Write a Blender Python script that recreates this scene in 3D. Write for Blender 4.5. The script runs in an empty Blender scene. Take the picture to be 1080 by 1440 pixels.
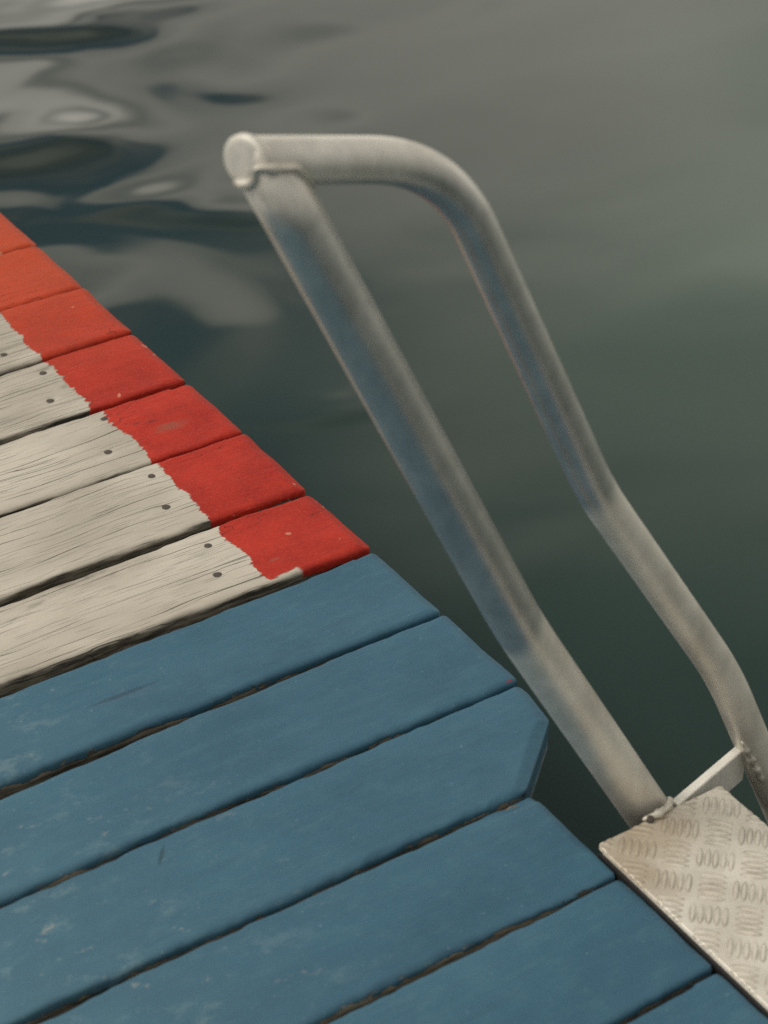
import bpy, math, random
import numpy as np
from mathutils import Vector, Matrix

random.seed(4)
scene = bpy.context.scene
COL = scene.collection

# ------------------------------------------------------------------ helpers
def obj(name, verts, faces, mat, parent=None, smooth=True, label=None):
    me = bpy.data.meshes.new(name)
    if isinstance(verts, np.ndarray): verts = verts.tolist()
    me.from_pydata(verts, [], faces)
    me.update()
    if smooth:
        me.polygons.foreach_set('use_smooth', [True] * len(me.polygons))
    me.materials.append(mat)
    o = bpy.data.objects.new(name, me)
    COL.objects.link(o)
    if parent: o.parent = parent
    if label: o['label'] = label
    return o

def thing(name, label, cat, group=None):
    o = bpy.data.objects.new(name, None)
    COL.objects.link(o)
    o.empty_display_size = 0.1
    o['label'] = label; o['category'] = cat
    if group: o['group'] = group
    return o

def vnoise(x, y, seed=0):
    """smooth value noise, arrays -> -1..1"""
    x = np.asarray(x, float); y = np.asarray(y, float)
    xi = np.floor(x).astype(np.int64); yi = np.floor(y).astype(np.int64)
    xf = x - xi; yf = y - yi
    u = xf * xf * (3 - 2 * xf); v = yf * yf * (3 - 2 * yf)
    def h(a, b):
        n = (a * 374761393 + b * 668265263 + seed * 2147483647) & 0xffffffff
        n = ((n ^ (n >> 13)) * 1274126177) & 0xffffffff
        n = (n ^ (n >> 16)) & 0xffff
        return n / 32767.5 - 1
    return ((h(xi, yi) * (1 - u) + h(xi + 1, yi) * u) * (1 - v)
            + (h(xi, yi + 1) * (1 - u) + h(xi + 1, yi + 1) * u) * v)

def fillet(pts, rads, n=9):
    """polyline with rounded corners -> list of Vectors"""
    pts = [Vector(p) for p in pts]
    out = [pts[0]]
    for i in range(1, len(pts) - 1):
        a, b, c = pts[i - 1], pts[i], pts[i + 1]
        d1 = (a - b).normalized(); d2 = (c - b).normalized()
        t = rads[i - 1]
        p1 = b + d1 * t; p2 = b + d2 * t
        for k in range(n + 1):
            s = k / n
            out.append(p1 * (1 - s) ** 2 + b * 2 * s * (1 - s) + p2 * s * s)
    out.append(pts[-1])
    res = [out[0]]                                  # subdivide long runs
    for p in out[1:]:
        d = (p - res[-1]).length
        m = max(1, int(d / 0.012))
        q = res[-1].copy()
        for k in range(1, m + 1): res.append(q.lerp(p, k / m))
    return res

def sweep(path, r, seg=40, rfun=None, cap_ends=True):
    verts, faces = [], []
    n = len(path)
    up = Vector((0, 1, 0))
    for i, p in enumerate(path):
        t = (path[min(i + 1, n - 1)] - path[max(i - 1, 0)]).normalized()
        a = (up - t * up.dot(t)).normalized(); b = t.cross(a); up = a
        for k in range(seg):
            th = 2 * math.pi * k / seg
            rr = r * (rfun(i, th) if rfun else 1)
            verts.append(p + (a * math.cos(th) + b * math.sin(th)) * rr)
    for i in range(n - 1):
        for k in range(seg):
            k2 = (k + 1) % seg
            faces.append((i * seg + k, i * seg + k2, (i + 1) * seg + k2, (i + 1) * seg + k))
    if cap_ends:
        faces.append(tuple(range(seg - 1, -1, -1)))
        faces.append(tuple((n - 1) * seg + k for k in range(seg)))
    return [tuple(v) for v in verts], faces

def bevel_box(sx, sy, sz, bw=0.001):
    import bmesh
    bm = bmesh.new()
    bmesh.ops.create_cube(bm, size=1)
    for v in bm.verts: v.co = Vector((v.co.x * sx, v.co.y * sy, v.co.z * sz))
    bmesh.ops.bevel(bm, geom=bm.edges[:], offset=bw, segments=2, affect='EDGES')
    vs = [tuple(v.co) for v in bm.verts]; fs = [tuple(v.index for v in f.verts) for f in bm.faces]
    bm.free()
    return vs, fs

# ------------------------------------------------------------------ node helpers
class NT:
    def __init__(s, name):
        s.m = bpy.data.materials.new(name); s.m.use_nodes = True
        s.t = s.m.node_tree; s.t.nodes.clear()
        s.out = s.t.nodes.new('ShaderNodeOutputMaterial')
        s.bs = s.t.nodes.new('ShaderNodeBsdfPrincipled')
        s.t.links.new(s.bs.outputs[0], s.out.inputs[0])
        s.co = s.t.nodes.new('ShaderNodeTexCoord').outputs['Object']
        s.sep = s.n('ShaderNodeSeparateXYZ', {0: s.co})
        s.X, s.Y, s.Z = s.sep.outputs
    def n(s, typ, ins={}, **kw):
        nd = s.t.nodes.new(typ)
        for k, v in kw.items(): setattr(nd, k, v)
        for k, v in ins.items(): s.put(nd.inputs[k], v)
        return nd
    def put(s, sock, v):
        if isinstance(v, bpy.types.NodeSocket): s.t.links.new(v, sock)
        elif isinstance(v, bpy.types.Node): s.t.links.new(v.outputs[0], sock)
        else: sock.default_value = v
    def math(s, op, a, b=None, c=None, clamp=False):
        nd = s.n('ShaderNodeMath', operation=op, use_clamp=clamp)
        s.put(nd.inputs[0], a)
        if b is not None: s.put(nd.inputs[1], b)
        if c is not None: s.put(nd.inputs[2], c)
        return nd.outputs[0]
    def noise(s, vec, scale=1, detail=2, rough=.5, dist=0, w=None):
        nd = s.n('ShaderNodeTexNoise', {'Vector': vec, 'Scale': scale, 'Detail': detail, 'Roughness': rough, 'Distortion': dist})
        if w is not None:
            nd.noise_dimensions = '4D'; s.put(nd.inputs['W'], w)
        return nd.outputs['Fac']
    def scale(s, vec, xyz):
        nd = s.n('ShaderNodeMapping', {'Vector': vec}); nd.inputs['Scale'].default_value = xyz
        return nd.outputs[0]
    def step(s, v, a, b, lo=0., hi=1.):
        nd = s.n('ShaderNodeMapRange', {'Value': v, 'From Min': a, 'From Max': b, 'To Min': lo, 'To Max': hi}, interpolation_type='SMOOTHSTEP')
        return nd.outputs[0]
    def mix(s, f, a, b, blend='MIX'):
        nd = s.n('ShaderNodeMix', data_type='RGBA', blend_type=blend)
        s.put(nd.inputs[0], f)
        for i, v in ((6, a), (7, b)):
            if isinstance(v, tuple): v = (*v, 1) if len(v) == 3 else v
            s.put(nd.inputs[i], v)
        return nd.outputs[2]
    def mixf(s, f, a, b):
        nd = s.n('ShaderNodeMix', data_type='FLOAT')
        s.put(nd.inputs[0], f); s.put(nd.inputs[2], a); s.put(nd.inputs[3], b)
        return nd.outputs[0]
    def comb(s, x, y, z):
        return s.n('ShaderNodeCombineXYZ', {0: x, 1: y, 2: z}).outputs[0]
    def bump(s, h, dist, strength=1, normal=None):
        ins = {'Height': h, 'Distance': dist, 'Strength': strength}
        if normal is not None: ins['Normal'] = normal
        return s.n('ShaderNodeBump', ins).outputs[0]
    def spot(s, x, y, rx, ry, ang=0):
        """soft elliptical patch round a world point, 1 inside -> 0"""
        c, si = math.cos(ang), math.sin(ang)
        dx = s.math('SUBTRACT', s.X, x); dy = s.math('SUBTRACT', s.Y, y)
        u = s.math('ADD', s.math('MULTIPLY', dx, c / rx), s.math('MULTIPLY', dy, si / rx))
        v = s.math('ADD', s.math('MULTIPLY', dx, -si / ry), s.math('MULTIPLY', dy, c / ry))
        r = s.math('SQRT', s.math('ADD', s.math('MULTIPLY', u, u), s.math('MULTIPLY', v, v)))
        return s.math('SUBTRACT', 1, r, clamp=True)
    def done(s, color=None, rough=None, normal=None, **kw):
        if color is not None: s.put(s.bs.inputs['Base Color'], color if not isinstance(color, tuple) else (*color, 1))
        if rough is not None: s.put(s.bs.inputs['Roughness'], rough)
        if normal is not None: s.put(s.bs.inputs['Normal'], normal)
        for k, v in kw.items(): s.put(s.bs.inputs[k], v)
        return s.m

def maxn(s, *a):
    r = a[0]
    for b in a[1:]: r = s.math('MAXIMUM', r, b)
    return r

# ------------------------------------------------------------------ plank material
def wood_layers(s):
    """weathered bare timber: colour, height(0..1)"""
    W = s.n('ShaderNodeObjectInfo').outputs['Random']
    W = s.math('MULTIPLY', W, 40)
    warp = s.noise(s.scale(s.co, (5, 9, 9)), 1, 2, w=W)
    yw = s.math('ADD', s.Y, s.math('MULTIPLY', warp, 0.020))
    g = s.comb(s.X, yw, s.Z)
    fine = s.noise(s.scale(g, (14, 520, 90)), 1, 3, .6, w=W)
    mid = s.noise(s.scale(g, (5, 95, 40)), 1, 3, .6, w=W)
    big = s.noise(s.scale(s.co, (4, 9, 9)), 1, 3, .55, w=W)
    # long drying cracks: contour lines of a very stretched noise, broken up
    def hair(freq, wob, xs, thr, wd, seed):
        y2 = s.math('ADD', s.math('MULTIPLY', yw, freq), s.math('MULTIPLY', s.noise(s.scale(s.co, (xs * .8, 24, 20)), 1, 3, .55, w=W), wob))
        y2 = s.math('ADD', y2, s.math('MULTIPLY', W, .37))
        idn = s.math('FLOOR', y2)
        f = s.math('ABSOLUTE', s.math('SUBTRACT', s.math('SUBTRACT', y2, idn), .5))
        along = s.noise(s.comb(s.math('MULTIPLY', s.X, xs), s.math('MULTIPLY', idn, 7.31), seed), 1, 2, .6, w=W)
        on = s.step(along, thr, thr + .16)
        wdt = s.math('MULTIPLY', on, wd)
        ln = s.math('SUBTRACT', 1, s.math('DIVIDE', f, s.math('ADD', wdt, .0001)), clamp=True)
        return s.math('MULTIPLY', s.step(ln, 0, .45), s.step(on, 0, .3))
    cr = hair(140, 3.2, 5, .50, .085, 1.7)
    cr = maxn(s, cr, s.math('MULTIPLY', hair(310, 4.5, 12, .52, .12, 5.1), .55))
    cr = maxn(s, cr, s.math('MULTIPLY', hair(60, 1.6, 3, .54, .060, 8.3), 1.0))
    c = s.mix(s.step(big, .3, .7), (.32, .288, .238), (.47, .43, .365))
    c = s.mix(s.step(mid, .50, .80, 0, .22), c, (.30, .275, .22))
    c = s.mix(s.step(fine, .55, .85, 0, .22), c, (.26, .235, .185))
    c = s.mix(s.step(fine, .25, .45, .35, 0), c, (.62, .59, .52))
    c = s.mix(s.math('MULTIPLY', cr, .85), c, (.035, .03, .022))
    h = s.math('ADD', s.math('MULTIPLY', fine, .35), s.math('MULTIPLY', mid, .3))
    h = s.math('SUBTRACT', h, s.math('MULTIPLY', cr, .9))
    # timber below the walked-on face: dark, damp, fibrous
    sn = s.noise(s.scale(s.co, (16, 60, 160)), 1, 4, .65, w=W)
    side = s.mix(s.step(sn, .35, .65), (.035, .033, .025), (.24, .215, .17))
    return c, h, side, sn, W, cr, fine

def plank_white():
    s = NT('weathered_wood_red_end')
    c, h, side, sn, W, cr, fine = wood_layers(s)
    zn = s.math('ADD', s.Z, s.math('MULTIPLY', s.math('SUBTRACT', sn, .5), .012))
    low = s.step(zn, -.0055, -.001, 1, 0)
    c = s.mix(low, c, side)
    # ragged brush line of the red border
    n1 = s.noise(s.scale(s.co, (9, 20, 1)), 1, 2, w=W)
    n2 = s.noise(s.scale(s.co, (35, 170, 1)), 1, 4, .75, w=W)
    n3 = s.noise(s.scale(s.co, (120, 700, 1)), 1, 2, .7)
    e = s.math('ADD', s.X, .133)
    e = s.math('ADD', e, s.math('MULTIPLY', s.math('SUBTRACT', n1, .5), .030))
    e = s.math('ADD', e, s.math('MULTIPLY', s.math('SINE', s.math('MULTIPLY', W, 9)), .0035))
    nm = s.step(s.noise(s.scale(s.co, (60, 60, 1)), 1, 2), .35, .7, .003, .042)
    e = s.math('ADD', e, s.math('MULTIPLY', s.math('SUBTRACT', n2, .5), nm))
    e = s.math('ADD', e, s.math('MULTIPLY', s.math('SUBTRACT', n3, .5), .005))
    red = s.step(e, -.0006, .0006)
    # the last border plank keeps a bare strip along its lower long edge
    st = s.math('ADD', s.Y, s.math('MULTIPLY', s.math('SUBTRACT', n2, .5), .014))
    st = s.math('ADD', st, s.math('MULTIPLY', s.X, -.13))
    strip = s.math('MULTIPLY', s.step(st, -.7590, -.7575, 1, 0), s.step(s.math('ADD', s.X, s.math('MULTIPLY', s.math('SUBTRACT', n1, .5), .03)), -.097, -.090, 1, 0))
    strip = s.math('MULTIPLY', strip, s.step(s.Y, -.775, -.70, 1, 0))
    red = s.math('MULTIPLY', red, s.math('SUBTRACT', 1, s.math('MULTIPLY', strip, s.step(s.Y, -.8, -.799)), clamp=True))
    # paint runs a little way down the long sides and fully over the ends
    zs = s.math('ADD', s.Z, s.math('MULTIPLY', s.math('SUBTRACT', n2, .5), .016))
    cover = maxn(s, s.step(zs, -.0125, -.011), s.step(s.X, -.014, -.010))
    red = s.math('MULTIPLY', red, cover)
    # red colour
    rb = s.noise(s.scale(s.co, (14, 14, 14)), 1, 4, .6, w=W)
    rf = s.noise(s.scale(s.co, (160, 420, 200)), 1, 3, .6)
    rc = s.mix(s.step(rb, .3, .7), (.27, .014, .008), (.38, .023, .011))
    rc = s.mix(s.step(rf, .45, .75, 0, .35), rc, (.54, .055, .024))
    far = s.step(s.Y, -.40, .12)                  # sky glare on the further planks, painted into the red
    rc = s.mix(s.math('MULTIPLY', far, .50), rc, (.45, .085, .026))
    # rubbed patches and hairline cracks in the paint
    worn = maxn(s, s.spot(-.074, -.434, .05, .022), s.math('MULTIPLY', s.spot(-.112, -.745, .022, .010), .8), s.spot(-.10, .05, .04, .02))
    worn = s.math('MULTIPLY', s.step(s.math('MULTIPLY', worn, s.noise(s.scale(s.co, (90, 260, 50)), 1, 4, .75)), .20, .46), .55)
    rc = s.mix(worn, rc, (.19, .085, .055))
    ck = s.noise(s.scale(s.co, (12, 42, 8)), 1, 2, .6, dist=.4, w=W)
    ckl = s.math('MULTIPLY', s.step(s.math('ABSOLUTE', s.math('SUBTRACT', ck, .5)), .0015, .007, 1, 0),
                 s.step(s.noise(s.scale(s.co, (15, 15, 8)), 1, 1, w=W), .57, .62))
    rc = s.mix(s.math('MULTIPLY', ckl, .7), rc, (.10, .012, .008))
    # pale chips along the lower edges
    chip = s.math('MULTIPLY', s.step(s.noise(s.scale(s.co, (150, 150, 150)), 1, 2), .70, .73), s.step(s.Z, -.007, -.0015, 1, 0))
    rc = s.mix(chip, rc, (.45, .33, .25))
    dots = s.step(s.noise(s.scale(s.co, (60, 60, 60)), 1, 0, w=W), .80, .82)
    rc = s.mix(s.math('MULTIPLY', dots, .6), rc, (.55, .25, .16))
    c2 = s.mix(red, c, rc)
    hr = s.math('ADD', s.math('MULTIPLY', rb, .15), s.math('MULTIPLY', rf, .22))
    hr = s.math('ADD', hr, .75)
    hr = s.math('SUBTRACT', hr, s.math('MULTIPLY', ckl, .5))
    hr = s.math('ADD', hr, s.math('MULTIPLY', h, .25))
    hh = s.mixf(red, h, hr)
    nrm = s.bump(hh, .0011, .9)
    rough = s.mixf(red, .82, s.math('ADD', .50, s.math('MULTIPLY', rf, .2)))
    return s.done(c2, rough, nrm, **{'Specular IOR Level': .22})

def plank_blue():
    s = NT('worn_blue_paint_on_wood')
    c, h, side, sn, W, cr, fine = wood_layers(s)
    n2 = s.noise(s.scale(s.co, (22, 80, 30)), 1, 4, .7, w=W)
    b1 = s.noise(s.scale(s.co, (5, 8, 5)), 1, 4, .6, w=W)
    b2 = s.noise(s.scale(s.co, (30, 45, 30)), 1, 4, .65)
    ff = s.noise(s.scale(s.co, (300, 420, 300)), 1, 2, .6)
    bc = s.mix(s.step(b1, .3, .7), (.023, .079, .126), (.034, .106, .160))
    bc = s.mix(s.step(b2, .45, .75, 0, .4), bc, (.046, .130, .168))
    bc = s.mix(s.step(b2, .25, .42, .35, 0), bc, (.024, .088, .122))
    sp = s.step(s.noise(s.scale(s.co, (170, 170, 170)), 1, 1), .74, .78)
    bc = s.mix(s.math('MULTIPLY', sp, .35), bc, (.16, .24, .28))
    gr = s.noise(s.scale(s.comb(s.X, s.math('ADD', s.Y, s.math('MULTIPLY', b1, .02)), s.Z), (7, 190, 40)), 1, 3, .65, w=W)
    bc = s.mix(s.step(gr, .52, .72, 0, .28), bc, (.028, .075, .108))
    br = s.noise(s.scale(s.comb(s.X, s.math('ADD', s.Y, s.math('MULTIPLY', b1, .05)), s.Z), (3.5, 55, 10)), 1, 4, .7, w=W)
    bc = s.mix(s.step(br, .5, .75, 0, .45), bc, (.043, .122, .162))
    bc = s.mix(s.step(br, .28, .45, .40, 0), bc, (.021, .072, .110))
    grit = s.noise(s.scale(s.co, (520, 700, 520)), 1, 2, .7)
    bc = s.mix(s.step(grit, .55, .75, 0, .35), bc, (.018, .055, .08))
    bc = s.mix(s.step(grit, .28, .42, .30, 0), bc, (.070, .145, .18))
    # pale scuffs where it is walked on, away from the water
    reg = s.step(s.X, -.22, -.62)
    sc = s.noise(s.scale(s.co, (16, 26, 16)), 1, 5, .72)
    scf = s.math('MULTIPLY', s.step(sc, .53, .70), reg)
    bc = s.mix(s.math('MULTIPLY', scf, .34), bc, (.20, .27, .28))
    sc2 = s.math('MULTIPLY', s.step(s.noise(s.scale(s.co, (26, 44, 20)), 1, 4, .7), .62, .70), reg)
    bc = s.mix(s.math('MULTIPLY', sc2, .30), bc, (.42, .38, .31))
    inland_pale = s.step(s.math('ADD', s.X, s.math('MULTIPLY', b1, .3)), -.15, -.75)  # blue grows paler towards the inland end
    bc = s.mix(s.math('MULTIPLY', inland_pale, .32), bc, (.10, .20, .24))
    # a gouge, a short curved scratch, a red fleck
    gouge = s.spot(-.366, -.862, .075, .007, -.03)
    gg = s.step(s.math('ADD', gouge, s.math('MULTIPLY', s.math('SUBTRACT', b2, .5), .5)), .25, .8)
    bc = s.mix(s.math('MULTIPLY', gg, .75), bc, (.018, .05, .075))
    scr = s.step(s.spot(-.452, -1.098, .022, .0035, .9), .1, .7)
    bc = s.mix(s.math('MULTIPLY', scr, .8), bc, (.02, .05, .07))
    fl = s.step(s.spot(-.010, -1.0655, .006, .0016), .1, .5)
    bc = s.mix(s.math('MULTIPLY', fl, .7), bc, (.24, .02, .03))
    # paint edge down the sides
    zs = s.math('ADD', s.Z, s.math('MULTIPLY', s.math('SUBTRACT', n2, .5), .026))
    cover = maxn(s, s.step(zs, -.0100, -.0085), s.math('MULTIPLY', s.step(s.X, -.12, -.09), s.step(zs, -.05, -.03)))
    chips = s.step(s.noise(s.scale(s.co, (55, 120, 60)), 1, 3, .7), .60, .63)
    edge = s.step(s.Z, -.0075, -.0035, 1, 0)
    cover = s.math('MULTIPLY', cover, s.math('SUBTRACT', 1, s.math('MULTIPLY', s.math('MULTIPLY', chips, edge), s.step(s.X, -.05, -.12)), clamp=True))
    c = s.mix(s.step(s.Z, -.009, -.003, 1, 0), c, side)
    c2 = s.mix(cover, side, bc)
    hb = s.math('ADD', s.math('MULTIPLY', b2, .28), s.math('MULTIPLY', ff, .22))
    hb = s.math('ADD', hb, s.math('MULTIPLY', gr, .40))
    hb = s.math('SUBTRACT', hb, s.math('MULTIPLY', gg, .9))
    hb = s.math('SUBTRACT', hb, s.math('MULTIPLY', scr, .6))
    hb = s.math('ADD', hb, .5)
    hh = s.mixf(cover, h, hb)
    nrm = s.bump(hh, .0012, .8)
    rough = s.mixf(cover, .85, s.math('ADD', .48, s.math('MULTIPLY', b2, .2)))
    return s.done(c2, rough, nrm, **{'Specular IOR Level': .4})

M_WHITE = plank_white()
M_BLUE = plank_blue()

def m_joist():
    s = NT('dark_damp_timber')
    n = s.noise(s.scale(s.co, (60, 8, 60)), 1, 4, .65)
    return s.done(s.mix(n, (.03, .028, .02), (.10, .09, .065)), .85, s.bump(n, .002))
M_JOIST = m_joist()

def m_nail():
    s = NT('corroded_nail_steel')
    n = s.noise(s.scale(s.co, (400, 400, 400)), 1, 3, .6)
    return s.done(s.mix(n, (.030, .027, .024), (.11, .09, .07)), .65, s.bump(n, .0006), Metallic=.3)
M_NAIL = m_nail()

def m_alu(name, bright, rough0, stain=.5, metal=.8, band=None):
    s = NT(name)
    b = s.noise(s.scale(s.co, (22, 22, 16)), 1, 4, .62)
    f = s.noise(s.scale(s.co, (320, 320, 320)), 1, 3, .6)
    c = s.mix(s.step(b, .3, .7), tuple(x * .84 for x in bright), bright)
    c = s.mix(s.step(f, .5, .8, 0, .12), c, tuple(x * .6 for x in bright))
    c = s.mix(s.step(s.noise(s.scale(s.co, (45, 45, 20)), 1, 4, .7), .45, .7, 0, .45), c, tuple(x * .62 for x in bright))
    c = s.mix(s.math('MULTIPLY', s.step(s.noise(s.scale(s.co, (35, 35, 35)), 1, 4, .7), .56, .74), stain), c, (.42, .33, .24))
    h = s.math('ADD', s.math('MULTIPLY', b, .3), s.math('MULTIPLY', f, .03))
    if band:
        # x-z line: light painted in, below the lower bend and on the top run
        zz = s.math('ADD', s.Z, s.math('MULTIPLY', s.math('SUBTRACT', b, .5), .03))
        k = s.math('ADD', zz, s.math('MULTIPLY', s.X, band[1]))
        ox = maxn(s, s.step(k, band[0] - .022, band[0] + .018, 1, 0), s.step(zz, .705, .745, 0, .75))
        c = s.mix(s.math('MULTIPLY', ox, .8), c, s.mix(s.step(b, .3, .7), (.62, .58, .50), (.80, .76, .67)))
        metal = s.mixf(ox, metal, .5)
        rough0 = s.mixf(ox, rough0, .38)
    return s.done(c, s.math('ADD', rough0, s.math('MULTIPLY', b, .22)), s.bump(h, .0022, .7), Metallic=metal)
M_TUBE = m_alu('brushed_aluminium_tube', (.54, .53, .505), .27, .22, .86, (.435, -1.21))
M_WELD = m_alu('rough_weld_metal', (.66, .62, .54), .38, .5, .6)
M_FLAT = m_alu('flat_bar_aluminium', (.80, .77, .70), .40, .15, .25)
M_CAP = m_alu('cut_tube_end_metal', (.72, .69, .62), .45, .2, .45)

def m_plate():
    s = NT('aluminium_tread_plate')
    b = s.noise(s.scale(s.co, (16, 16, 16)), 1, 4, .6)
    f = s.noise(s.scale(s.co, (260, 260, 260)), 1, 3, .65)
    c = s.mix(s.step(b, .3, .7), (.53, .49, .415), (.66, .62, .54))
    c = s.mix(s.step(f, .5, .8, 0, .3), c, (.34, .30, .24))
    # dirt in the foot of each raised bar
    at = s.n('ShaderNodeAttribute', attribute_name='dirt').outputs['Fac']
    c = s.mix(s.math('MULTIPLY', at, s.step(s.noise(s.scale(s.co, (45, 45, 45)), 1, 4, .65), .30, .68, .08, .85)), c, (.20, .165, .12))
    # rusty brown stain round the rail corner
    st = maxn(s, s.spot(-.045, -1.335, .13, .07), s.spot(-.075, -1.36, .05, .09))
    st = s.math('MULTIPLY', s.step(s.math('MULTIPLY', st, s.math('ADD', .5, s.noise(s.scale(s.co, (60, 60, 60)), 1, 4, .7))), .15, .9), .60)
    c = s.mix(st, c, (.30, .225, .14))
    h = s.math('ADD', s.math('MULTIPLY', b, .2), s.math('MULTIPLY', f, .2))
    return s.done(c, s.math('ADD', .36, s.math('MULTIPLY', b, .22)), s.bump(h, .0010, .6), Metallic=.35)
M_PLATE = m_plate()

def m_gap_strip():
    s = NT('black_gap_strip')
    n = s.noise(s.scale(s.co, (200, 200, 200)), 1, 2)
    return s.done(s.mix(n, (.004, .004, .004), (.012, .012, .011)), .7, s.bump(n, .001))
M_GAP = m_gap_strip()

# ------------------------------------------------------------------ jetty
jetty = thing('jetty', 'timber jetty of weathered planks with red painted ends and a blue painted section', 'jetty')

GAPY = [.5206, .3761, .2321, .0879, -.0560, -.2003, -.3468, -.4913, -.6424, -.7841, -.9269, -1.0705, -1.2183, -1.3610,
        -1.5066, -1.652, -1.797, -1.945, -2.090, -2.236, -2.381]
GAPW = [.004, .004, .004, .003, .003, .0035, .009, .0035, .010, .0065, .0045, .004, .0055, .0045,
        .005, .005, .005, .005, .005, .005, .005]          # at the outer end
GAPK = [0, 0, 0, 0, 0, .002, .002, .006, .003, .011, .014, .001, .004, .003, .001, 0, 0, 0, 0, 0, 0]   # opening inland, m at 0.6 m
NAILS = {   # plank index -> nail positions near the border
    4: [(-.173, -.163), (-.170, -.085)], 5: [(-.172, -.296), (-.150, -.232)], 6: [(-.166, -.442), (-.134, -.372)],
    7: [(-.146, -.517), (-.164, -.585)], 8: [(-.159, -.677), (-.179, -.733)]}

s_fine = [0, .0006, .0014, .0024, .0036, .005, .0066, .0085, .0105, .013]
s_all = s_fine + list(np.arange(.016, 1.02, .0032)) + list(np.arange(1.03, 2.61, .03))
v_fine = [0, .0005, .0012, .0022, .0034, .0048, .0064, .0082, .0102, .0125]

def make_plank(i):
    ytop = GAPY[i] - GAPW[i] / 2; ybot = GAPY[i + 1] + GAPW[i + 1] / 2
    w = ytop - ybot
    vin = list(np.linspace(.0155, w - .0155, 38))
    vv = np.array(v_fine + vin + [w - a for a in reversed(v_fine)])
    ss = np.array(s_all)
    S, V = np.meshgrid(ss, vv, indexing='ij')
    frac = V / w
    Y = ybot + V
    # waviness of the long edges, worn away a little more here and there
    lo = vnoise(S * 7 + i * 13, S * 0 + 3, 5 + i) * .0016 + vnoise(S * 28 + i, S * 0, 7 + i) * .0009 + vnoise(S * 90, S * 0, 3 + i) * .0007
    hi = vnoise(S * 7 + i * 29, S * 0 + 9, 15 + i) * .0016 + vnoise(S * 28 + i, S * 0, 27 + i) * .0009 + vnoise(S * 90, S * 0, 33 + i) * .0007
    fade = np.clip(S / .05, .25, 1)
    Y = Y + (lo * (1 - frac) + hi * frac) * fade
    inland = np.clip(S / .6, 0, 1.4)
    Y = Y + (1 - frac) * inland * GAPK[i + 1] * .5 - frac * inland * GAPK[i] * .5
    notch = 12 <= i <= 16
    base = -.0945 if notch else random.uniform(-.0012, .0008)
    if i in (4, 6): base = 0.0
    XE = np.full_like(S, base)
    XE += vnoise(Y * 18, Y * 0, 60 + i) * .0012
    dend_scale = np.ones_like(S)
    if i == 11:      # plank whose outer corner is sawn off towards the notch
        t = np.clip((-1.138 - Y) / (1.2155 - 1.138), 0, 1)
        XE = -.002 - .088 * t - .008 * np.clip((-1.09 - Y) / .05, 0, 1)
        dend_scale = np.where(Y < -1.138, .66, 1)
    if i == 17:
        XE += 0
    XX = XE - S
    dend = S * dend_scale
    dlo, dhi = V, w - V
    def dist(a, b):      # rounded corners in plan
        R = .006
        return np.where((a < R) & (b < R), R - np.sqrt(np.clip((R - a) ** 2 + (R - b) ** 2, 0, None)), np.minimum(a, b))
    d = np.minimum(dist(dend, dlo), dist(dend, dhi))
    # corner vertices outside the rounded outline are pulled in
    R = .006
    for db, sg in ((dlo, 1), (dhi, -1)):
        m = (dend < R) & (db < R)
        ra = np.sqrt((R - dend) ** 2 + (R - db) ** 2)
        k = np.where(m & (ra > R), R / np.maximum(ra, 1e-9), 1)
        XX = np.where(m & (ra > R), XE - (R - (R - dend) * k) / np.maximum(dend_scale, .66), XX)
        Y = np.where(m & (ra > R), Y + sg * ((R - (R - db) * k) - db), Y)
    d = np.maximum(d, 0)
    wear = .0065 + .0025 * vnoise(S * 9 + 4, frac * 3, 80 + i) + .0015 * vnoise(S * 45, frac * 3, 90 + i)
    wear = np.where(dend < .03, .0085 if not notch else .005, wear)
    if i >= 9: wear = wear + .001
    wear = np.clip(wear, .003, .013)
    q = np.clip(1 - d / wear, 0, 1)
    Z = -wear * (1 - np.sqrt(np.clip(1 - q * q, 0, 1)))
    ch = (.0135 if not notch else .009) + .0025 * vnoise(Y * 30, Y * 0, 70 + i)
    e1 = np.clip(ch - dend, 0, None)
    Z = np.minimum(Z, -.52 * e1 * e1 / (e1 + .0022))      # worn chamfer on the sawn end
    Z = Z - .0010 * np.cos(frac * math.pi * 2 + i) * .6
    Z = Z + vnoise(XX * 6 + i * 3, Y * 25, 40 + i) * .0007 + vnoise(XX * 40, Y * 160, 41 + i) * .00025
    tilt = random.uniform(-.0012, .0012)
    Z = Z + tilt * (frac - .5) * 2 + random.uniform(-.001, .001)
    if i == 12:    # chipped lip at the inner corner beside the notch
        Z = Z - .006 * np.exp(-(((XX + .115) / .035) ** 2 + ((Y + 1.226) / .006) ** 2))
    nz = []
    for (nx, ny) in nail_list(i):
        r2 = (XX - nx) ** 2 + (Y - ny) ** 2
        Z = Z - .0016 * np.exp(-r2 / (.0085 ** 2))
        nz.append(float(Z[np.unravel_index(np.argmin(r2), r2.shape)]))
    nS, nV = S.shape
    P = np.stack([XX, Y, Z], -1).reshape(-1, 3)
    idx = np.arange(nS * nV).reshape(nS, nV)
    a = idx[:-1, :-1].ravel(); b = idx[1:, :-1].ravel(); c = idx[1:, 1:].ravel(); dd = idx[:-1, 1:].ravel()
    faces = np.stack([a, b, c, dd], 1)[:, ::-1].tolist()
    # skirt down to the underside
    ring = list(idx[:, 0]) + list(idx[-1, 1:]) + list(idx[-2::-1, -1]) + list(idx[0, -2:0:-1])
    n0 = len(P); m = len(ring)
    rp = P[ring]
    lay = []
    for zz in (-.014, -.024, -.042):
        q2 = rp.copy(); q2[:, 2] = zz
        lay.append(q2)
    P = np.concatenate([P] + lay)
    prev = ring
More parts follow.
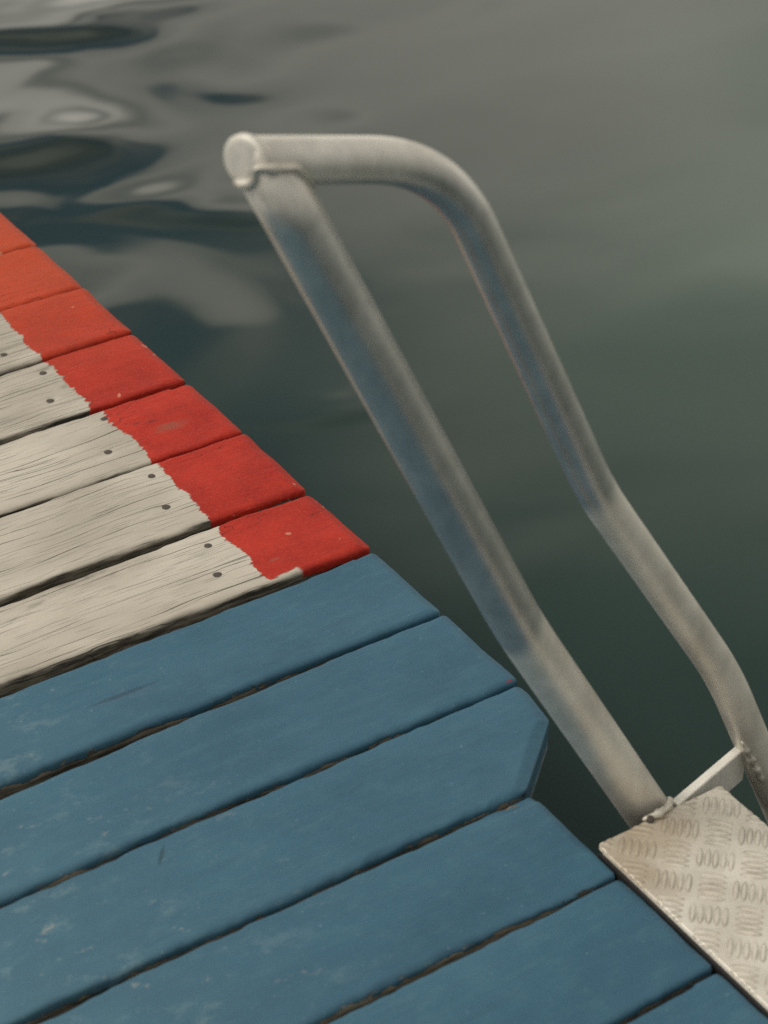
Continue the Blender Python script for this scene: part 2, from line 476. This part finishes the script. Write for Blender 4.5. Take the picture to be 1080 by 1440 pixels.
    for L in range(3):
        cur = list(range(n0 + L * m, n0 + (L + 1) * m))
        for k in range(m):
            k2 = (k + 1) % m
            faces.append((int(prev[k]), int(prev[k2]), cur[k2], cur[k]))
        prev = cur
    faces.append(tuple(prev[::-1]))
    if i < 9:
        lab = 'bare weathered grey plank with a red painted end'
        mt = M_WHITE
    else:
        lab = 'plank painted all over in worn blue'
        if i == 11: lab = 'blue painted plank with its outer corner sawn off'
        elif notch: lab = 'blue painted plank cut shorter beside the ladder'
        mt = M_BLUE
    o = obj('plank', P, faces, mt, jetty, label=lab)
    # nails
    for (nx, ny), z0 in zip(nail_list(i), nz):
        vs, fs = [], []
        seg = 20; prof = [(.0002, .0), (.0035, -.0001), (.0052, -.0004), (.0059, -.0010), (.0060, -.006)]
        sx, sy = random.uniform(.9, 1.1), random.uniform(.9, 1.1)
        for (r, z) in prof:
            for k in range(seg):
                th = 2 * math.pi * k / seg
                rr = r * (1 + .05 * math.sin(3 * th + nx * 100))
                vs.append((nx + rr * math.cos(th) * sx, ny + rr * math.sin(th) * sy, z0 + z + .0009))
        for j in range(len(prof) - 1):
            for k in range(seg):
                k2 = (k + 1) % seg
                fs.append((j * seg + k, (j + 1) * seg + k, (j + 1) * seg + k2, j * seg + k2))
        fs.append(tuple(range(seg)))
        obj('nail', vs, fs, M_NAIL, o)
    return o

_nl = {}
def nail_list(i):
    if i in _nl: return _nl[i]
    out = list(NAILS.get(i, []))
    yc = (GAPY[i] + GAPY[i + 1]) / 2
    rnd = random.Random(i)
    if i < 4:
        out += [(-.170 + rnd.uniform(-.008, .008), yc + .035), (-.170 + rnd.uniform(-.008, .008), yc - .035)]
    if i < 9:
        for bx in (-1.05,):
            out += [(bx + rnd.uniform(-.01, .01), yc + .036), (bx + rnd.uniform(-.01, .01), yc - .036)]
    _nl[i] = out
    return out

for i in range(len(GAPY) - 1): make_plank(i)

def place_box(name, size, loc, mat, parent, rot=0, bw=.004, label=None):
    vs, fs = bevel_box(*size, bw)
    R = Matrix.Rotation(rot, 4, 'Z'); T = Vector(loc)
    vs = [tuple(R @ Vector(v) + T) for v in vs]
    return obj(name, vs, fs, mat, parent, smooth=False, label=label)

for jx in (-.17, -.75, -1.35, -1.95, -2.5):
    place_box('joist', (.07, 2.86, .15), (jx, -.93, -.1205), M_JOIST, jetty)
for py in (.30, -1.05, -2.2):
    vs, fs = sweep([Vector((-.42, py, -.20)), Vector((-.42, py, -1.6))], .11, 24, lambda i, th: 1 + .03 * math.sin(5 * th))
    obj('pile', vs, fs, M_JOIST, jetty)
    vs, fs = sweep([Vector((-2.2, py, -.20)), Vector((-2.2, py, -1.6))], .11, 24, lambda i, th: 1 + .03 * math.sin(5 * th))
    obj('pile', vs, fs, M_JOIST, jetty)

# ------------------------------------------------------------------ swim ladder
ladder = thing('swim_ladder', 'aluminium swim ladder with bent tube handrail and tread plate step beside the blue planks', 'ladder')

def rail_y(z): return -1.283 + .115 * z
def rp(x, z): return (x, rail_y(z), z)
# post: rises from the tread plate and leans back over the deck
post_pts = [rp(.062, -.135), rp(-.1486, .2553), rp(-.3705, .7545)]
AX0, AX1 = Vector((-.3905, -1.1945, .7694)), Vector((-.2083, -1.1996, .7240))
axis = (AX1 - AX0).normalized()
pdir = (Vector(rp(-.1486, .2553)) - Vector(rp(-.3705, .7545))).normalized()
def saddle(p, r=.0190):
    """slide p down the post direction until it touches the top run's surface"""
    best, bt = None, 0
    for k in range(240):
        t = -.03 + k * .0004
        q = p + pdir * t - AX0
        dd = (q - axis * q.dot(axis)).length
        if dd < r: bt = t
        if best is None or dd < best[0]: best = (dd, t)
    if best[0] >= r: bt = best[1]
    return p + pdir * bt
pe = Vector(rp(-.3705, .7545))
path = fillet([post_pts[0], post_pts[1], tuple(pe + pdir * .045)], [.035])
path.append(pe + pdir * .0)
pv, pf = sweep(path, .0241, 48)
for k in range(len(pv) - 48, len(pv)): pv[k] = tuple(saddle(Vector(pv[k])) - pdir * .004)
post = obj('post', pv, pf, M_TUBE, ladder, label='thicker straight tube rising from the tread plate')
# handrail: top run, bend, down to the outer stile and on towards the water
hr_pts = [(-.3905, -1.1945, .7694), (-.2083, -1.1996, .7240), rp(-.0578, .3655), rp(.102, .0992), rp(.208, -.160), rp(.262, -.32)]
hp = fillet(hr_pts, [.074, .035, .045, .06], 14)
hv, hf = sweep(hp, .0190, 48)
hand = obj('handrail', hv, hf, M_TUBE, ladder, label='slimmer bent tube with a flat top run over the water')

def disc(center, normal, r, th, mat, parent, name, dome=.0012):
    nrm = Vector(normal).normalized()
    a = nrm.orthogonal().normalized(); b = nrm.cross(a)
    vs, fs = [], []; seg = 40
    prof = [(r * .3, dome), (r * .7, dome * .8), (r * .93, dome * .3), (r, -.0012), (r, -th)]
    c = Vector(center)
    for (rr, h) in prof:
        for k in range(seg):
            t = 2 * math.pi * k / seg
            vs.append(tuple(c + (a * math.cos(t) + b * math.sin(t)) * rr + nrm * h))
    for j in range(len(prof) - 1):
        for k in range(seg):
            k2 = (k + 1) % seg
            fs.append((j * seg + k, (j + 1) * seg + k, (j + 1) * seg + k2, j * seg + k2))
    fs.append(tuple(range(seg)))
    fs.append(tuple((len(prof) - 1) * seg + k for k in range(seg))[::-1])
    return obj(name, vs, fs, mat, parent)
disc((-.3925, -1.1965, .7698), (-1, -.38, .12), .0208, .006, M_CAP, hand, 'end_cap')

def weld(path, r, name='weld_bead', parent=ladder, seedv=1):
    rnd = random.Random(seedv)
    ph = [rnd.uniform(0, 6) for _ in range(4)]
    L = len(path) - 1; closed = (path[0] - path[-1]).length < .004
    def rf(i, th): return (1 if closed else min(1, .25 + .9 * math.sin(math.pi * min(1, max(0, i / L))) ** .5)) * (1 + .20 * math.sin(i * 1.1 + ph[0]) + .14 * math.sin(i * 2.3 + 2 * th + ph[1]) + .10 * math.sin(3 * th + ph[2] + i * .7))
    v, f = sweep(path, r, 12, rf)
    return obj(name, v, f, M_WELD, parent)
# ring of weld between post and top run (saddle shaped)
ctr = pe
ring = []
side = axis.cross(pdir).normalized(); fwd = side.cross(pdir).normalized()
for k in range(49):
    t = 2 * math.pi * k / 48
    off = side * math.cos(t) * .0238 + fwd * math.sin(t) * .0240
    p = ctr + off
    ring.append(saddle(p))
weld(ring, .0034, parent=post, seedv=3)
# weld at the post foot against the plate
foot = [Vector((-.030, -1.317, .0025)), Vector((-.020, -1.3185, .004)), Vector((-.012, -1.320, .0045)), Vector((-.003, -1.3185, .004)),
        Vector((.004, -1.316, .0035)), Vector((.010, -1.311, .0025)), Vector((.015, -1.305, .001))]
fp = []
for a, b in zip(foot[:-1], foot[1:]):
    for k in range(3): fp.append(a.lerp(b, k / 3))
fp.append(foot[-1])
weld(fp, .0040, parent=post, seedv=8)
disc((-.024, -1.3215, .0040), (-.35, -.6, .7), .0042, .004, M_NAIL, post, 'bolt_hole')

# tread plate with raised five-bar pattern
def tread():
    x0, x1, y0, y1 = -.0880, .0705, -1.8260, -1.3180
    st = .00105
    xs = np.arange(x0, x1 + st / 2, st); ys = np.arange(y0, y1 + st / 2, st)
    X, Yg = np.meshgrid(xs, ys, indexing='ij')
    H = np.zeros_like(X); D = np.zeros_like(X)
    pitch = .0540; ox, oy = -.0040, -1.3440
    s2 = math.sqrt(.5)
    for gi in range(-3, 4):
        for gj in range(-12, 3):
            for kind in (0, 1):
                cx = ox + gi * pitch + (pitch / 2 if kind else 0)
                cy = oy + gj * pitch - (pitch / 2 if kind else 0)
                if not (x0 - .03 < cx < x1 + .03 and y0 - .03 < cy < y1 + .03): continue
                la = (-s2, -s2) if kind == 0 else (s2, -s2)
                sa = (s2, -s2) if kind == 0 else (-s2, -s2)
                for k in range(-2, 3):
                    bx = cx + sa[0] * k * .0077; by = cy + sa[1] * k * .0077
                    m = (abs(X - bx) < .02) & (abs(Yg - by) < .02)
                    u = ((X - bx) * la[0] + (Yg - by) * la[1]) / .0120
                    v = ((X - bx) * sa[0] + (Yg - by) * sa[1])
                    hw = .0025 * np.sqrt(np.clip(1 - u * u, 0, 1))
                    t = np.clip(1 - np.abs(v) / np.maximum(hw, 1e-5), 0, 1)
                    h = np.where(m & (np.abs(u) < 1), np.sqrt(np.clip(1 - (1 - t) ** 2, 0, 1)), 0)
                    H = np.maximum(H, h * .0010)
                    rr = np.where(m & (np.abs(u) < 1.12), np.exp(-((np.abs(v) - hw * 1.05) / .0009) ** 2), 0)
                    D = np.maximum(D, rr)
    R = .006
    dx = np.minimum(X - x0, x1 - X); dy = np.minimum(Yg - y0, y1 - Yg)
    # round the plan corners
    m = (dx < R) & (dy < R)
    ra = np.sqrt((R - dx) ** 2 + (R - dy) ** 2)
    k = np.where(m & (ra > R), R / np.maximum(ra, 1e-9), 1)
    nx = R - (R - dx) * k; ny = R - (R - dy) * k
    X2 = np.where(m, np.where(X - x0 < x1 - X, x0 + nx, x1 - nx), X)
    Y2 = np.where(m, np.where(Yg - y0 < y1 - Yg, y0 + ny, y1 - ny), Yg)
    d = np.where(m, np.maximum(R - np.minimum(ra, R), 0), np.minimum(dx, dy))
    e = .0012
    q = np.clip(1 - d / e, 0, 1)
    Z = .0006 + H - e * (1 - np.sqrt(np.clip(1 - q * q, 0, 1)))
    Z += vnoise(X * 12, Yg * 12, 4) * .0005
    n, mm = X.shape
    P = np.stack([X2, Y2, Z], -1).reshape(-1, 3)
    idx = np.arange(n * mm).reshape(n, mm)
    F = np.stack([idx[:-1, :-1].ravel(), idx[1:, :-1].ravel(), idx[1:, 1:].ravel(), idx[:-1, 1:].ravel()], 1).tolist()
    ring = list(idx[:, 0]) + list(idx[-1, 1:]) + list(idx[-2::-1, -1]) + list(idx[0, -2:0:-1])
    rpz = P[ring].copy(); n0 = len(P); L = len(ring)
    rpz[:, 2] = -.0030
    P = np.concatenate([P, rpz])
    cur = list(range(n0, n0 + L))
    for k in range(L):
        k2 = (k + 1) % L
        F.append((int(ring[k2]), int(ring[k]), cur[k], cur[k2]))
    F.append(tuple(cur))
    o = obj('tread_plate', P, F, M_PLATE, ladder, label='pale five-bar pattern tread plate stained brown at one corner')
    at = o.data.attributes.new('dirt', 'FLOAT', 'POINT')
    dv = np.zeros(len(P)); dv[:n0] = D.ravel()
    at.data.foreach_set('value', dv)
    return o
tp = tread()
# folded lips under the plate
place_box('lip', (.004, .496, .034), (-.0835, -1.5725, -.0232), M_FLAT, tp, bw=.001)
place_box('lip', (.004, .496, .034), (.0665, -1.5725, -.0232), M_FLAT, tp, bw=.001)

def bar(p0, p1, th, ht, mat, name, parent, label=None):
    p0 = Vector(p0); p1 = Vector(p1); d = p1 - p0
    ang = math.atan2(d.y, d.x)
    vs, fs = bevel_box(d.length, th, ht, .0008)
    Rm = Matrix.Rotation(ang, 4, 'Z'); mid = (p0 + p1) / 2
    vs = [tuple(Rm @ Vector(v) + mid - Vector((0, 0, ht / 2))) for v in vs]
    return obj(name, vs, fs, mat, parent, smooth=False, label=label)
bar((.016, -1.3115, -.003), (.1330, -1.2815, -.001), .0098, .046, M_FLAT, 'bracket', ladder, 'flat bar on edge joining the plate to the outer tube')
wp = []
for k in range(9):
    z = .016 - k * .0078
    wp.append(Vector((.102 + .409 * (.0992 - z) - .0165 + .0035 * (k / 8), rail_y(z) - .0105 - .003 * (k / 8), z)))
fp = []
for a, b in zip(wp[:-1], wp[1:]):
    for k in range(3): fp.append(a.lerp(b, k / 3))
fp.append(wp[-1])
weld(fp, .0042, parent=hand, seedv=11)

# the matching far side of the ladder (to the right of the photograph) and the rungs below
def off(pts, dy): return [(p[0], 2 * (-1.5725) - p[1], p[2]) for p in pts]
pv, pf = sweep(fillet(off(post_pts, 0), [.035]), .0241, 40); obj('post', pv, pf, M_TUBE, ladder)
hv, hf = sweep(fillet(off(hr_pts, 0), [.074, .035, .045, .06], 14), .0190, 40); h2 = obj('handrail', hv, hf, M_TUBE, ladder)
disc((-.3925, 2 * -1.5725 + 1.1965, .7698), (-1, .38, .12), .0208, .006, M_CAP, h2, 'end_cap')
bar((.016, -1.8335, -.003), (.1330, -1.8635, -.001), .0098, .046, M_FLAT, 'bracket', ladder)
bar((-.0905, -1.326, -.0035), (-.0905, -1.80, -.0035), .004, .036, M_GAP, 'dark_gap_strip', ladder)  # black strip added to keep the gap beside the plate dark
for a in (0, 1):
    yy = rail_y(-.32) if a == 0 else 2 * -1.5725 - rail_y(-.32)
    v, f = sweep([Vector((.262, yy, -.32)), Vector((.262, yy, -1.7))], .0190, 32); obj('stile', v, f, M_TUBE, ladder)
for zz in (-.45, -.75, -1.05, -1.35):
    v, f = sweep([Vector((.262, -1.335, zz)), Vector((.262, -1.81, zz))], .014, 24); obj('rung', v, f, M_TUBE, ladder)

# ------------------------------------------------------------------ water
def water():
    s = NT('harbour_water')
    # slow swell + smaller wobble, crossing at an angle
    a = s.n('ShaderNodeMapping', {'Vector': s.co}); a.inputs['Rotation'].default_value = (0, 0, math.radians(-34)); a.inputs['Scale'].default_value = (1.0, 1.35, 1)
    p = a.outputs[0]
    warpn = s.n('ShaderNodeTexNoise', {'Vector': p, 'Scale': 1.1, 'Detail': 1})
    pv = s.n('ShaderNodeVectorMath', {0: p, 1: s.n('ShaderNodeVectorMath', {0: warpn.outputs['Color'], 1: (.55, .55, 0)}, operation='MULTIPLY').outputs[0]}, operation='ADD').outputs[0]
    n1 = s.noise(pv, 2.6, 0, .4)
    n2 = s.noise(pv, 6.0, 0, .4)
    n3 = s.noise(pv, 8, 1, .4)
    # livelier out to the left, slack water beside the ladder
    u = s.math('ADD', s.math('MULTIPLY', s.X, -.83), s.math('MULTIPLY', s.Y, .55))
    live = s.step(s.math('ADD', u, s.math('MULTIPLY', n1, .8)), .08, 1.45, .06, 1.10)
    h = s.math('ADD', s.math('MULTIPLY', n1, .050), s.math('MULTIPLY', n2, .0085))
    h = s.math('ADD', h, s.math('MULTIPLY', n3, .0012))
    h = s.math('MULTIPLY', h, live)
    nrm = s.bump(h, 1.0, 1.0)
    body = s.noise(s.scale(s.co, (.8, .8, .8)), 1, 2)
    c = s.mix(s.step(s.math('ADD', s.math('MULTIPLY', s.math('SUBTRACT', s.X, s.math('MULTIPLY', s.Y, .2)), .35), body), .6, 1.5), (.021, .034, .028), (.052, .086, .066))
    c = s.mix(s.step(s.Y, .2, 1.8, 0, .75), c, (.018, .026, .024))
    return s.done(c, .035, nrm, IOR=1.333, **{'Specular IOR Level': .5})
wm = water()
N = 40
obj_w = obj('water', [(-400, -400, -.62), (400, -400, -.62), (400, 400, -.62), (-400, 400, -.62)], [(0, 1, 2, 3)], wm, smooth=False)
obj_w['kind'] = 'structure'

# ------------------------------------------------------------------ world: hazy broken cloud over a clear sky
SUN_EL, SUN_AZ = math.radians(50), math.atan2(.45, -.85)      # direction towards the sun in the xy plane
w = bpy.data.worlds.new('World'); scene.world = w; w.use_nodes = True
t = w.node_tree; t.nodes.clear()
def wn(typ, ins={}, **kw):
    nd = t.nodes.new(typ)
    for k, v in kw.items(): setattr(nd, k, v)
    for k, v in ins.items():
        if isinstance(v, bpy.types.NodeSocket): t.links.new(v, nd.inputs[k])
        else: nd.inputs[k].default_value = v
    return nd
sky = wn('ShaderNodeTexSky', sky_type='NISHITA')
sky.sun_disc = False; sky.sun_elevation = SUN_EL; sky.sun_rotation = math.pi / 2 - SUN_AZ
sky.air_density = 1.0; sky.dust_density = 2.0
tc = wn('ShaderNodeTexCoord')
mp = wn('ShaderNodeMapping', {'Vector': tc.outputs['Generated']}); mp.inputs['Scale'].default_value = (1, 1, 2.2)
cn = wn('ShaderNodeTexNoise', {'Vector': mp.outputs[0], 'Scale': 2.2, 'Detail': 2, 'Roughness': .4})
cm = wn('ShaderNodeMapRange', {'Value': cn.outputs['Fac'], 'From Min': .40, 'From Max': .52}, interpolation_type='SMOOTHSTEP')
cn2 = wn('ShaderNodeTexNoise', {'Vector': mp.outputs[0], 'Scale': 3.5, 'Detail': 1})
cs = wn('ShaderNodeMapRange', {'Value': cn2.outputs['Fac'], 'From Min': .38, 'From Max': .66}, interpolation_type='SMOOTHSTEP')
cc = wn('ShaderNodeMix', {0: cs.outputs[0], 6: (10.0, 9.6, 8.6, 1), 7: (21.0, 19.8, 17.4, 1)}, data_type='RGBA')
sz = wn('ShaderNodeSeparateXYZ', {0: tc.outputs['Generated']})
zp = wn('ShaderNodeMath', {0: cn.outputs['Fac'], 1: .45, 2: sz.outputs[2]}, operation='MULTIPLY_ADD')      # cloud base, ragged
low = wn('ShaderNodeMapRange', {'Value': zp.outputs[0], 'From Min': .56, 'From Max': .82, 'To Min': 1, 'To Max': 0}, interpolation_type='SMOOTHSTEP')
vf0 = wn('ShaderNodeVectorMath', {0: tc.outputs['Generated']}, operation='DOT_PRODUCT'); vf0.inputs[1].default_value = (.556, .831, 0)
rear = wn('ShaderNodeMapRange', {'Value': vf0.outputs['Value'], 'From Min': .2, 'From Max': -.25, 'To Min': 0, 'To Max': .30}, interpolation_type='SMOOTHSTEP')
zr = wn('ShaderNodeMath', {0: zp.outputs[0], 1: rear.outputs[0]}, operation='ADD')
high = wn('ShaderNodeMapRange', {'Value': zr.outputs[0], 'From Min': .98, 'From Max': 1.10, 'To Max': 1.25}, interpolation_type='SMOOTHSTEP')
mid = wn('ShaderNodeMix', {0: cm.outputs[0], 6: sky.outputs[0], 7: (4.2, 4.2, 4.0, 1)}, data_type='RGBA')
vf = wn('ShaderNodeVectorMath', {0: tc.outputs['Generated']}, operation='DOT_PRODUCT'); vf.inputs[1].default_value = (.556, .831, 0)
fm = wn('ShaderNodeMapRange', {'Value': vf.outputs['Value'], 'From Min': -.1, 'From Max': .55, 'To Min': .22, 'To Max': 1}, interpolation_type='SMOOTHSTEP')
lowf = wn('ShaderNodeMath', {0: low.outputs[0], 1: fm.outputs[0]}, operation='MULTIPLY')
lh = wn('ShaderNodeMath', {0: lowf.outputs[0], 1: high.outputs[0]}, operation='MAXIMUM')
vr = wn('ShaderNodeVectorMath', {0: tc.outputs['Generated']}, operation='DOT_PRODUCT'); vr.inputs[1].default_value = (.834, -.551, 0)
vm = wn('ShaderNodeMapRange', {'Value': vr.outputs['Value'], 'From Min': -.10, 'From Max': .04, 'To Min': 1, 'To Max': 0}, interpolation_type='SMOOTHSTEP')
b0 = wn('ShaderNodeMath', {0: zp.outputs[0], 1: .70}, operation='SUBTRACT')
b1 = wn('ShaderNodeMath', {0: b0.outputs[0]}, operation='ABSOLUTE')
b2 = wn('ShaderNodeMapRange', {'Value': b1.outputs[0], 'From Min': .018, 'From Max': .05, 'To Min': 1, 'To Max': 0}, interpolation_type='SMOOTHSTEP')
b3 = wn('ShaderNodeMath', {0: b2.outputs[0], 1: vm.outputs[0]}, operation='MULTIPLY')
cmul0 = wn('ShaderNodeMix', {0: lh.outputs[0], 6: mid.outputs[2], 7: cc.outputs[2]}, data_type='RGBA')
cmul = wn('ShaderNodeMix', {0: b3.outputs[0], 6: cmul0.outputs[2], 7: (.8, 2.2, 4.2, 1)}, data_type='RGBA')      # clear strip between the cloud banks
bg = wn('ShaderNodeBackground', {'Color': cmul.outputs[2], 'Strength': .068})
wo = wn('ShaderNodeOutputWorld', {'Surface': bg.outputs[0]})

sl = bpy.data.lights.new('sun', 'SUN'); sl.energy = 1.95; sl.angle = math.radians(14); sl.color = (1, .95, .87)
so = bpy.data.objects.new('sun', sl); COL.objects.link(so)
dv = Vector((math.cos(SUN_EL) * math.cos(SUN_AZ), math.cos(SUN_EL) * math.sin(SUN_AZ), math.sin(SUN_EL)))
so.rotation_euler = dv.to_track_quat('Z', 'Y').to_euler()

# ------------------------------------------------------------------ camera
cd = bpy.data.cameras.new('camera'); cam = bpy.data.objects.new('camera', cd); COL.objects.link(cam)
fwv = Vector((.45416, .67874, -.57710)); rv = Vector((.83414, -.55149, .00782)); uv = Vector((.31296, .48494, .81663))
cam.matrix_world = Matrix(((rv.x, uv.x, -fwv.x, -1.16187), (rv.y, uv.y, -fwv.y, -2.54195), (rv.z, uv.z, -fwv.z, 1.53806), (0, 0, 0, 1)))
cd.sensor_fit = 'VERTICAL'; cd.sensor_height = 36; cd.sensor_width = 27; cd.lens = 79.05
cd.clip_start = .05; cd.clip_end = 2000
cd.dof.use_dof = True; cd.dof.focus_distance = 2.62; cd.dof.aperture_fstop = 6.0
scene.camera = cam

scene.view_settings.view_transform = 'Standard'; scene.view_settings.look = 'None'
scene.view_settings.exposure = 0; scene.view_settings.gamma = 1
scene.cycles.use_denoising = False
